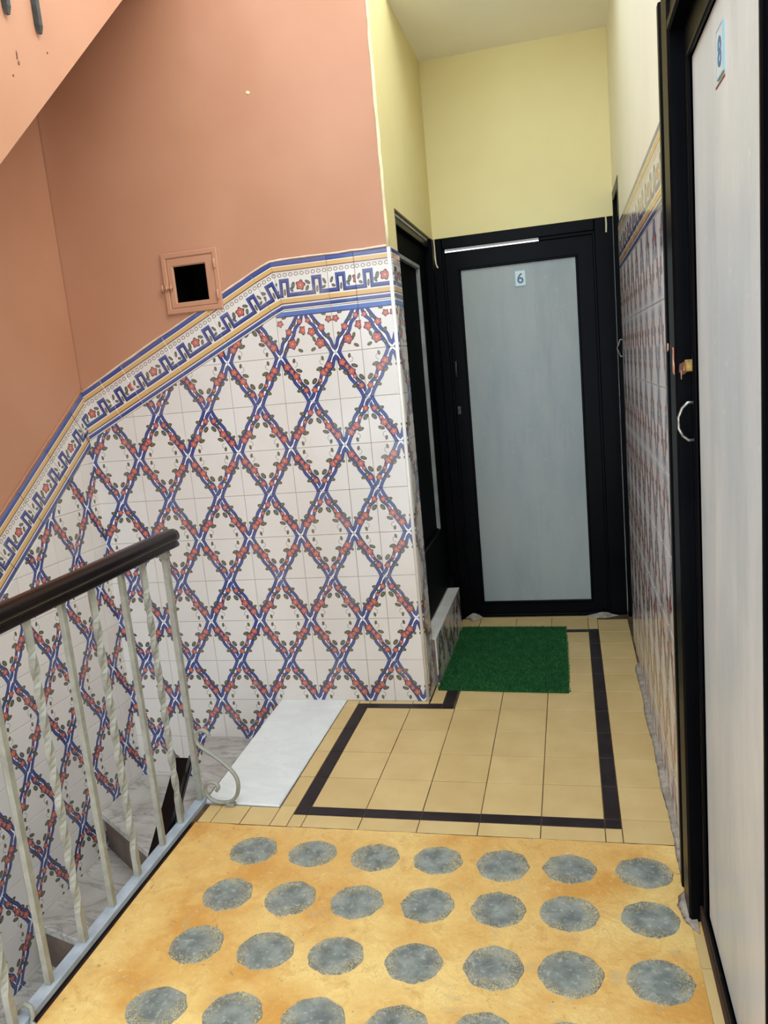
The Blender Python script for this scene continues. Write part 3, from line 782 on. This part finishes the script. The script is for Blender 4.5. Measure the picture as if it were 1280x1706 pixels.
# white paint runs beside that frame
def drip(pts, wd, parent, fr, c=0.001):
    n = len(pts); L = [(a - wd * random.uniform(.6, 1.1), b) for a, b in pts]; R_ = [(a + wd * random.uniform(.6, 1.1), b) for a, b in pts]
    plate('paint_run', L + R_[::-1], fr, -0.002, c + 0.0015, M['edgecream'], parent, ch=0)
drip([(0.280, 2.17), (0.281, 2.12), (0.280, 2.07), (0.284, 2.035), (0.291, 2.015)], 0.004, d1, Fr((0, fy, 0), (1, 0, 0), (0, 0, 1)))
drip([(1.188, 2.17), (1.189, 2.13), (1.187, 2.09)], 0.004, d1, Fr((0, fy, 0), (1, 0, 0), (0, 0, 1)))

# raised door in the left corridor wall
d2 = thing('door_2', (XL, 1.55, 0.23), 'black door with thin grey moulding on the raised tiled sill at left', 'door', 'structure')
box('jamb', (0.175, 1.055, 0.236), (0.266, 1.10, 2.165), M['black'], d2, 0.003)
box('jamb', (0.175, 2.0, 0.0), (0.2745, 2.053, 2.165), M['black'], d2, 0.003)
box('head', (0.175, 1.10, 2.11), (0.262, 2.0, 2.165), M['black'], d2, 0.003)
box('kick_board', (0.175, 1.886, 0.0), (0.266, 2.0, 0.30), M['black'], d2, 0.003)
F_D2 = Fr((0.236, 0, 0), (0, 1, 0), (0, 0, 1))
lf2 = panelwall('leaf', F_D2, (1.10, 0.25, 2.0, 2.11), [(1.22, 0.62, 1.735, 2.0)], 0.035, M['matte'], d2)
plate('panel', [(1.21, .61), (1.745, .61), (1.745, 2.01), (1.21, 2.01)], F_D2, -0.03, -0.014, M['matte'], lf2, ch=0)
for q in ([(1.205, 1.985), (1.75, 1.985), (1.75, 2.005), (1.205, 2.005)], [(1.727, .615), (1.75, .615), (1.75, 1.985), (1.727, 1.985)]):
    plate('bead', q, F_D2, -0.012, 0.006, M['beadgrey'], lf2, ch=0.002)
plate('bead', [(1.205, .60), (1.75, .60), (1.75, .615), (1.205, .615)], F_D2, -0.012, 0.006, M['black'], lf2, ch=0.002)
plate('head_bead', [(1.10, 2.14), (1.9, 2.14), (1.9, 2.152), (1.10, 2.152)], Fr((0.262, 0, 0), (0, 1, 0), (0, 0, 1)), 0, 0.004, M['beadgrey'], d2, ch=0.001)
# narrow black door at the right, far end
d3 = thing('door_3', (XR, 1.84, 0), 'narrow all-black door at right beside the door numbered 6', 'door', 'structure')
box('jamb', (XR + 0.002, 1.632, 0.0), (XR + 0.12, 1.68, 2.283), M['black'], d3, 0.003)
box('jamb', (XR + 0.002, 2.02, 0.0), (XR + 0.12, 2.053, 2.283), M['black'], d3, 0.003)
box('head', (XR + 0.002, 1.68, 2.235), (XR + 0.12, 2.02, 2.283), M['black'], d3, 0.003)
F_D3 = Fr((XR + 0.022, 0, 0), (0, -1, 0), (0, 0, 1))
lf3 = panelwall('leaf', F_D3, (-2.02, 0.0, -1.68, 2.235), [(-1.95, 0.9, -1.75, 2.1), (-1.95, 0.2, -1.75, 0.8)], 0.04, M['black'], d3)
for z0, z1 in ((.9, 2.1), (.2, .8)):
    plate('panel', [(-1.95, z0), (-1.75, z0), (-1.75, z1), (-1.95, z1)], F_D3, -0.035, -0.012, M['black'], lf3, ch=0)
tube('handle', [F_D3(-1.70, 1.53, 0), F_D3(-1.70, 1.53, 0.03), F_D3(-1.70, 1.49, 0.045), F_D3(-1.70, 1.45, 0.03), F_D3(-1.70, 1.45, 0)], 0.004, M['steel'], lf3, 6)
# near door numbered 8
d4 = thing('door_4', (XR, -0.9, 0), 'tall black framed door with pale grey panel and number 8 at right', 'door', 'structure')
XF = 1.195
def jamb8(y_out, y_in, nm='jamb'):
    # stepped moulding profile in the (x, y) plane
    s = 1 if y_out > y_in else -1
    pr = [(XF + 0.012, y_out), (XF + 0.003, y_out - s * 0.012), (XF, y_out - s * 0.03), (XF, y_out - s * 0.055), (XF + 0.007, y_out - s * 0.06), (XF + 0.007, y_out - s * 0.09),
          (XF + 0.001, y_out - s * 0.10), (XF + 0.001, y_in + s * 0.008), (XF + 0.006, y_in), (XF + 0.12, y_in), (XF + 0.12, y_out - s * 0.06), (XF + 0.012, y_out - s * 0.06 if False else y_out)]
    pr = pr[:-1]
    return extrude(nm, [(x, y, 0.0) for x, y in pr], (0, 0, 2.256), M['black'], d4)
jamb8(-0.262, -0.455)
jamb8(-1.56, -1.352)
pr = [(XF + 0.012, 2.256), (XF + 0.003, 2.246), (XF, 2.23), (XF, 2.205), (XF + 0.007, 2.20), (XF + 0.007, 2.175), (XF + 0.001, 2.165), (XF + 0.001, 2.15), (XF + 0.006, 2.145), (XF + 0.12, 2.145), (XF + 0.12, 2.256)]
extrude('head', [(x, -0.455, z) for x, z in pr], (0, -0.90, 0), M['black'], d4)
F_D4 = Fr((1.228, 0, 0), (0, -1, 0), (0, 0, 1))
lf4 = leaf_with_panel(d4, F_D4, 0.457, 1.35, 0.006, 2.143, 0.545, 1.163, 0.085, 2.06, rec=0.004)
front_text(lf4, '8', F_D4, (0.852, 1.966), 0.066, 0.054, 0.076, -0.004, 0.0010)
plate('scratch', [(0.80, 1.9205), (0.88, 1.9185), (0.88, 1.9215), (0.80, 1.9235)], F_D4, -0.004, -0.003, M['rust'], lf4, ch=0)
# steel loop handle and broken latch
hp = [(0.505, 1.357, 0.0), (0.505, 1.357, 0.014), (0.503, 1.345, 0.026), (0.502, 1.325, 0.034), (0.502, 1.30, 0.034), (0.503, 1.283, 0.026), (0.505, 1.272, 0.014), (0.505, 1.272, 0.0)]
tube('handle', [F_D4(*q) for q in hp], 0.0035, M['steel'], lf4, 8)
box('latch', F_D4(0.475, 1.425, 0.0), F_D4(0.497, 1.452, 0.016), M['brass'], lf4, 0.002)
plate('bare_patch', [(0.505, 1.385), (0.512, 1.40), (0.510, 1.42), (0.503, 1.435), (0.499, 1.42), (0.501, 1.40)], F_D4, 0, 0.0012, M['brass'], lf4, ch=0)
F_J8 = Fr((XF, 0, 0), (0, -1, 0), (0, 0, 1))
plate('bare_patch', [(0.424, 1.424), (0.448, 1.420), (0.449, 1.438), (0.440, 1.452), (0.444, 1.476), (0.432, 1.482), (0.428, 1.455)], F_J8, 0, 0.0018, M['wood'], d4, ch=0)
plate('bare_patch', [(0.33, 1.472), (0.345, 1.476), (0.35, 1.490), (0.335, 1.492)], F_J8, 0, 0.0018, M['wood'], d4, ch=0)
F_R8 = Fr((0, -0.4552, 0), (1, 0, 0), (0, 0, 1))
plate('splintered_wood', [(1.203, 1.425), (1.212, 1.418), (1.222, 1.424), (1.224, 1.440), (1.214, 1.447), (1.205, 1.443)], F_R8, 0, 0.0015, M['rust'], d4, ch=0)
plate('splintered_wood', [(1.207, 1.408), (1.209, 1.408), (1.209, 1.428), (1.207, 1.430)], F_R8, 0, 0.002, M['wood'], d4, ch=0)
plate('splintered_wood', [(1.212, 1.428), (1.218, 1.426), (1.219, 1.436), (1.214, 1.438)], F_R8, 0, 0.002, M['wood'], d4, ch=0)
box('bottom_rail', (1.222, -1.35, 0.006), (1.232, -0.457, 0.05), M['slab_edge'], d4, 0.002)

# ------------------------------------------------------------------ stairs going down
st = thing('staircase', (-0.85, 0.2, -0.6), 'worn marble winder stairs going down behind the grey railing', 'staircase')
RS = 0.2
def tread(poly, z, mat, th=0.03, nm='tread'):
    return plate(nm, poly, Fr((0, 0, z), (1, 0, 0), (0, 1, 0)), -th, 0, mat, st, None, 0, 0.004)
def riserbox(p, q, z0, z1, th=0.02):
    p, q = Vector(p), Vector(q); e = (q - p).normalized(); n = Vector((-e.y, e.x)) * th
    poly = [tuple(p), tuple(q), tuple(q + n), tuple(p + n)]
    return plate('riser', poly, Fr((0, 0, z0), (1, 0, 0), (0, 1, 0)), 0, z1 - z0, M['riser'], st, ch=0)
tread([(-0.415, 0.0), (-0.120, -0.010), (-0.116, 0.883), (-0.44, 0.883)], 0.004, M['marble_white'], 0.03, 'top_slab')
def xw(y): return XC + math.tan(AL) * (y - YB) + 0.004
PV = (-0.425, -0.03)
tread([(-0.40, 0.03), (-0.40, 0.882), (-0.865, 0.882), (-0.70, 0.44), PV], -0.2, M['marble'])
riserbox((-0.425, 0.0), (-0.425, 0.88), -0.2, -0.025)
tread([PV, (-0.60, 0.30), (-0.66, 0.882), (xw(.88), 0.882), (xw(.53), 0.535), (-0.844, 0.25)], -0.41, M['marble'])
riserbox((-0.86, 0.885), (-0.435, 0.0), -0.41, -0.228)
NZ4 = [(xw(0.03), 0.045), (-1.014, -0.036), (-0.425, -0.22)]
tread([NZ4[2], PV, (-0.70, 0.30), (xw(.6), 0.62), NZ4[0], NZ4[1]], -0.61, M['marble'])
riserbox((xw(.53), 0.555), (-0.43, -0.03), -0.61, -0.44)
for i in range(5):
    y1 = -0.10 - 0.26 * i; z = -0.81 - 0.2 * i
    poly = [(-0.425, y1 - 0.42), (-0.425, y1 + 0.06), (xw(y1 + .3), y1 + 0.3), (xw(y1 - .25), y1 - 0.25)]
    if i > 0: poly = [(-0.425, y1 - 0.42), (-0.425, y1 - 0.10), (xw(y1 + .1), y1 + 0.05), (xw(y1 - .25), y1 - 0.25)]
    tread(poly, z, M['marble'])
    if i == 0: riserbox((xw(0.03), 0.06), (-0.43, -0.20), z, z + 0.17)
    else: riserbox((xw(y1 + .02), y1 + 0.03), (-0.43, y1 - 0.14), z, z + 0.17)
box('string_wall', (-0.428, -2.3, -2.4), (-0.418, -0.01, -0.30), M['slab_edge'], st)
# upper flight, its side seen at the top left
up = thing('upper_stair_flight', (-0.85, -0.3, 2.2), 'pink plastered side of the stair flight rising overhead at the top left', 'staircase')
def zs(y): return 2.106 + 0.892 * (y + 0.494)
Y0 = -1.5
prof = [(Y0, zs(Y0)), (0.84, zs(0.84))]
n = 8; dy = (0.84 - Y0) / n
top = []
for i in range(n, -1, -1):
    y = Y0 + dy * i; top.append((y, zs(y) + 0.46))
    if i > 0: top.append((y, zs(y - dy) + 0.46)) if False else None
poly = [(-0.452, y, z) for y, z in prof] + [(-0.452, y, z) for y, z in top]
extrude('side_string', poly, (-0.79, 0, 0), M['pink'], up)
for i in range(1, 14):
    y = -0.236 + 0.133 * (i - 6)
    zb_ = 2.51 + 0.237 * math.floor((i - 5) / 2)
    bx = -0.442
    v, fc = joinvf([tubevf([(bx, y, zb_), (bx, y, zb_ + 0.02), (bx, y, zb_ + 0.9)], [0.006, 0.011, 0.011], 4)])
    mesh('baluster', v, fc, M['dark_metal'], up)
tube('handrail', [(-0.442, -0.236 + 0.133 * (-6.3), 2.51 + 0.892 * (0.133 * -6.3) + 0.91), (-0.442, -0.236 + 0.133 * 7.3, 2.51 + 0.892 * (0.133 * 7.3) + 0.91)], 0.028, M['hand'], up, 10)
F_STR = Fr((-0.452, 0, 0), (0, 1, 0), (0, 0, 1))
for a, b, w_, h_ in ((-0.345, 2.42, .003, .012), (-0.342, 2.402, .004, .006), (-0.375, 2.36, .003, .003), (-0.20, 2.475, .003, .003), (-0.30, 2.46, .002, .002)):
    plate('chip', [(a - w_, b - h_), (a + w_ * .6, b - h_ * .8), (a + w_, b + h_ * .4), (a, b + h_), (a - w_ * .8, b + h_ * .2)], F_STR, 0, 0.0012, M['rust'], up, ch=0)

# ------------------------------------------------------------------ landing railing
rl = thing('railing', (-0.42, -0.8, 0), 'grey iron railing with twisted bars, scroll feet and black wooden handrail', 'railing')
XRL = -0.424
# handrail
prof = [(-.024, 0.0), (.024, 0.0), (.026, .006), (.020, .012), (.020, .020), (.027, .024), (.031, .034), (.030, .046), (.024, .056), (.012, .062), (-.012, .062), (-.024, .056), (-.030, .046), (-.031, .034), (-.027, .024), (-.020, .020), (-.020, .012), (-.026, .006)]
ZH = 0.953
rings = []; ys = [0.062, 0.055, 0.03] + [-0.05 - 0.1 * i for i in range(19)]
vs_, fc = [], []
for i, y in enumerate(ys):
    k = 0.80 if i == 0 else 1.0
    zz = ZH + 0.006 * math.sin((y + .1) * 2.2) * (1 if y < 0 else .3) + (0.008 if y < -.7 else 0.008 * max(0, -y) / .7)
    for x, z in prof: vs_.append((XRL + x * k, y, zz + 0.031 + (z - 0.031) * k))
m_ = len(prof)
for i in range(len(ys) - 1):
    for k in range(m_): fc.append([i * m_ + k, i * m_ + (k + 1) % m_, (i + 1) * m_ + (k + 1) % m_, (i + 1) * m_ + k])
fc += [list(range(m_))[::-1], [len(vs_) - m_ + k for k in range(m_)]]
hr = mesh('handrail', vs_, fc, M['hand'], rl, smooth_=True)
bm = bmesh.new(); bm.from_mesh(hr.data); bmesh.ops.recalc_face_normals(bm, faces=bm.faces); bm.to_mesh(hr.data); bm.free()
hr['label'] = 'glossy black wooden handrail with a groove'
def bar(y, twist, size=0.0082, z0=0.012, z1=0.968):
    N = 48 if twist else 2
    vs_, fc = [], []
    for i in range(N + 1):
        t = i / N; z = z0 + (z1 - z0) * t
        q = min(1, max(0, (t - .1) / .8)); an = (2 * math.pi * 2.4 * q if twist else 0) + math.pi / 4
        for k in range(4):
            a_ = an + k * math.pi / 2
            vs_.append((XRL + size * 1.414 * math.cos(a_), y + size * 1.414 * math.sin(a_), z))
    for i in range(N):
        for k in range(4): fc.append([i * 4 + k, i * 4 + (k + 1) % 4, i * 4 + 4 + (k + 1) % 4, i * 4 + 4 + k])
    fc += [[3, 2, 1, 0], [N * 4 + k for k in range(4)]]
    return mesh('baluster', vs_, fc, M['iron'], rl)
by = [-0.012, -0.160, -0.288, -0.446, -0.588, -0.732, -0.884, -1.022] + [-1.167 - 0.144 * i for i in range(4)]
for i, y in enumerate(by): bar(y, i % 2 == 1, 0.0095 if i == 0 else (0.0088 if i % 2 else 0.0082))
box('collar', (XRL - .015, -0.028, 0.925), (XRL + .015, 0.006, 0.955), M['iron'], rl, 0.005)
box('bottom_rail', (XRL - 0.02, -1.75, -0.004), (XRL + 0.018, 0.004, 0.018), M['iron_bar'], rl, 0.003)
def scroll(y, sc_=1.0):
    P = [(-0.352, .268), (-0.356, .284), (-0.37, .292), (-0.388, .288), (-0.400, .272), (-0.402, .250), (-0.39, .230), (-0.365, .212), (-0.335, .190), (-0.300, .160), (-0.276, .132), (-0.264, .104), (-0.264, .072), (-0.276, .040), (-0.300, .018), (-0.334, .012), (-0.366, .018), (-0.388, .036), (-0.395, .060), (-0.386, .082), (-0.366, .092), (-0.348, .086), (-0.342, .070), (-0.352, .058)]
    pts = []
    for i in range(len(P) - 1):
        p0, p1, p2, p3 = P[max(i - 1, 0)], P[i], P[i + 1], P[min(i + 2, len(P) - 1)]
        for s in range(3):
            t = s / 3
            pts.append(tuple(0.5 * (2 * b + (c - a) * t + (2 * a - 5 * b + 4 * c - dd) * t * t + (3 * b - a - 3 * c + dd) * t ** 3) for a, b, c, dd in zip(p0, p1, p2, p3)))
    pts.append(P[-1])
    v, fc = tubevf([(x, y, z) for x, z in pts], 0.0075, 6)
    v2, f2 = boxvf((-0.318, y - .012, 0.0), (-0.286, y + .012, 0.014), 0.002)
    V_, F_ = joinvf([(v, fc), (v2, f2)])
    o = mesh('scroll_foot', V_, F_, M['iron'], rl); o['label'] = 'S-shaped iron scroll bracket'
    return o
scroll(-0.018)
cur = [(-0.440, -0.99, 0.0), (-0.444, -0.99, 0.018), (-0.436, -0.985, 0.036), (-0.420, -0.98, 0.044), (-0.404, -0.98, 0.036), (-0.398, -0.985, 0.018), (-0.402, -0.99, 0.002), (-0.386, -1.0, 0.006)]
tube('scroll_foot', cur, 0.0065, M['iron'], rl, 6)
# handrail of the flight below
lr = thing('lower_handrail', (-0.47, -0.1, 0.1), 'black handrail of the flight below, seen between the grey bars', 'handrail')
def slope_rail(nm, p, q, wdt, hgt, mat):
    p, q = Vector(p), Vector(q); e = (q - p).normalized(); s = Vector((1, 0, 0)); u = s.cross(e)
    pr = [(-.5, -.5), (.5, -.5), (.5, -.15), (.42, -.05), (.5, .05), (.42, .4), (.2, .5), (-.2, .5), (-.42, .4), (-.5, .05), (-.42, -.05), (-.5, -.15)]
    v = [p + s * (a * wdt) + u * (b * hgt) for a, b in pr] + [q + s * (a * wdt) + u * (b * hgt) for a, b in pr]; k = len(pr)
    fc = [list(range(k)), list(range(k, 2 * k))[::-1]] + [[i, k + i, k + (i + 1) % k, (i + 1) % k] for i in range(k)]
    o = mesh(nm, v, fc, mat, lr)
    bm = bmesh.new(); bm.from_mesh(o.data); bmesh.ops.recalc_face_normals(bm, faces=bm.faces); bm.to_mesh(o.data); bm.free()
    return o
slope_rail('rail', (-0.476, 0.012, 0.155), (-0.476, -1.7, -1.28), 0.05, 0.06, M['hand'])
for i in range(6):
    y = -0.06 - 0.27 * i; z = 0.155 - 0.838 * (0.012 - y) - 0.03
    mesh('baluster', *tubevf([(-0.476, y, z), (-0.476, y, z - 0.80)], 0.009, 4), M['iron'], lr)

# ------------------------------------------------------------------ access hatch on the pink wall
h = thing('access_hatch', (-0.62, YB, 1.95), 'small pink painted metal hatch with an open square hole', 'hatch')
F_H = Fr((0, YB, 0), (1, 0, 0), (0, 0, 1))
def ring(nm, o0, i0, c0, c1, mat, ch):
    (a0, b0, a1, b1), (p0, q0, p1, q1) = o0, i0
    vs_ = []
    for (x0, y0, x1, y1), c in (((a0, b0, a1, b1), c0), ((a0, b0, a1, b1), c1 - ch), ((a0 + ch, b0 + ch, a1 - ch, b1 - ch), c1), ((p0 - ch, q0 - ch, p1 + ch, q1 + ch), c1), ((p0, q0, p1, q1), c1 - ch), ((p0, q0, p1, q1), c0)):
        vs_ += [F_H(x0, y0, c), F_H(x1, y0, c), F_H(x1, y1, c), F_H(x0, y1, c)]
    fc = []
    for k in range(5):
        for i in range(4): fc.append([k * 4 + i, k * 4 + (i + 1) % 4, k * 4 + 4 + (i + 1) % 4, k * 4 + 4 + i])
    return mesh(nm, vs_, fc, mat, h)
ring('frame', (-0.752, 1.818, -0.484, 2.078), (-0.728, 1.842, -0.508, 2.054), -0.008, 0.010, M['pink'], 0.004)
ring('flap', (-0.729, 1.841, -0.507, 2.055), (-0.698, 1.866, -0.547, 2.018), -0.003, 0.0075, M['pink'], 0.005)
for z in (2.012, 1.882):
    v, fc = tubevf([F_H(-0.500, z - .022, .011), F_H(-0.500, z - .018, .011), F_H(-0.500, z + .018, .011), F_H(-0.500, z + .022, .011)], [.004, .0068, .0068, .004], 8)
    mesh('hinge', v, fc, M['pink'], h, smooth_=True)
v, fc = joinvf([tubevf([F_H(-0.762, 1.932, .012), F_H(-0.708, 1.932, .012)], .0055, 8)] + [tubevf([F_H(x, 1.932 - .013, .010), F_H(x, 1.932, .016), F_H(x, 1.932 + .013, .010)], .0055, 8) for x in (-0.757, -0.737, -0.716)])
mesh('latch', v, fc, M['pink'], h, smooth_=True)
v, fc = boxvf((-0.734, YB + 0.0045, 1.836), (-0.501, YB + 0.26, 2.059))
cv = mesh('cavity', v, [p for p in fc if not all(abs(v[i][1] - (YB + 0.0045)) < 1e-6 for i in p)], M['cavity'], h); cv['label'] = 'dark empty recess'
# paint chip on the pink wall
plate('paint_chip', [(-0.272, 2.66), (-0.262, 2.652), (-0.253, 2.657), (-0.258, 2.664), (-0.268, 2.667)], F_BACK, -0.005, -0.002, M['edgecream'], wall_back, ch=0.001)

# ------------------------------------------------------------------ green mat
mt = thing('green_mat', (0.59, 1.42, 0), 'green artificial grass mat lying before the raised doorway', 'mat')
mp_ = [(0.296, 1.0), (0.60, 0.985), (0.893, 0.975), (0.888, 1.4), (0.877, 1.852), (0.59, 1.862), (0.302, 1.872), (0.300, 1.44)]
plate('backing', mp_, Fr((0, 0, 0), (1, 0, 0), (0, 1, 0)), 0.0005, 0.006, M['turf_back'], mt, ch=0.001)
vs_, fc = [], []
def inside(x, y):
    c = False; n = len(mp_)
    for i in range(n):
        (x0, y0), (x1, y1) = mp_[i], mp_[(i + 1) % n]
        if (y0 > y) != (y1 > y) and x < (x1 - x0) * (y - y0) / (y1 - y0) + x0: c = not c
    return c
k = 0
while k < 26000:
    x, y = random.uniform(.285, .90), random.uniform(.965, 1.885)
    if not inside(x, y) and not inside(x + .006, y) and not inside(x, y + .006) and not inside(x - .006, y): continue
    an = random.uniform(0, 6.283); hh = random.uniform(.006, .011); ww = .0017
    dx, dy = math.cos(an) * ww, math.sin(an) * ww; lx, ly = random.uniform(-.005, .005), random.uniform(-.005, .005)
    b = len(vs_); vs_ += [(x - dx, y - dy, .004), (x + dx, y + dy, .004), (x + lx, y + ly, .004 + hh)]; fc.append([b, b + 1, b + 2]); k += 1
g = mesh('grass_pile', vs_, fc, M['turf'], mt); g['kind'] = 'stuff'
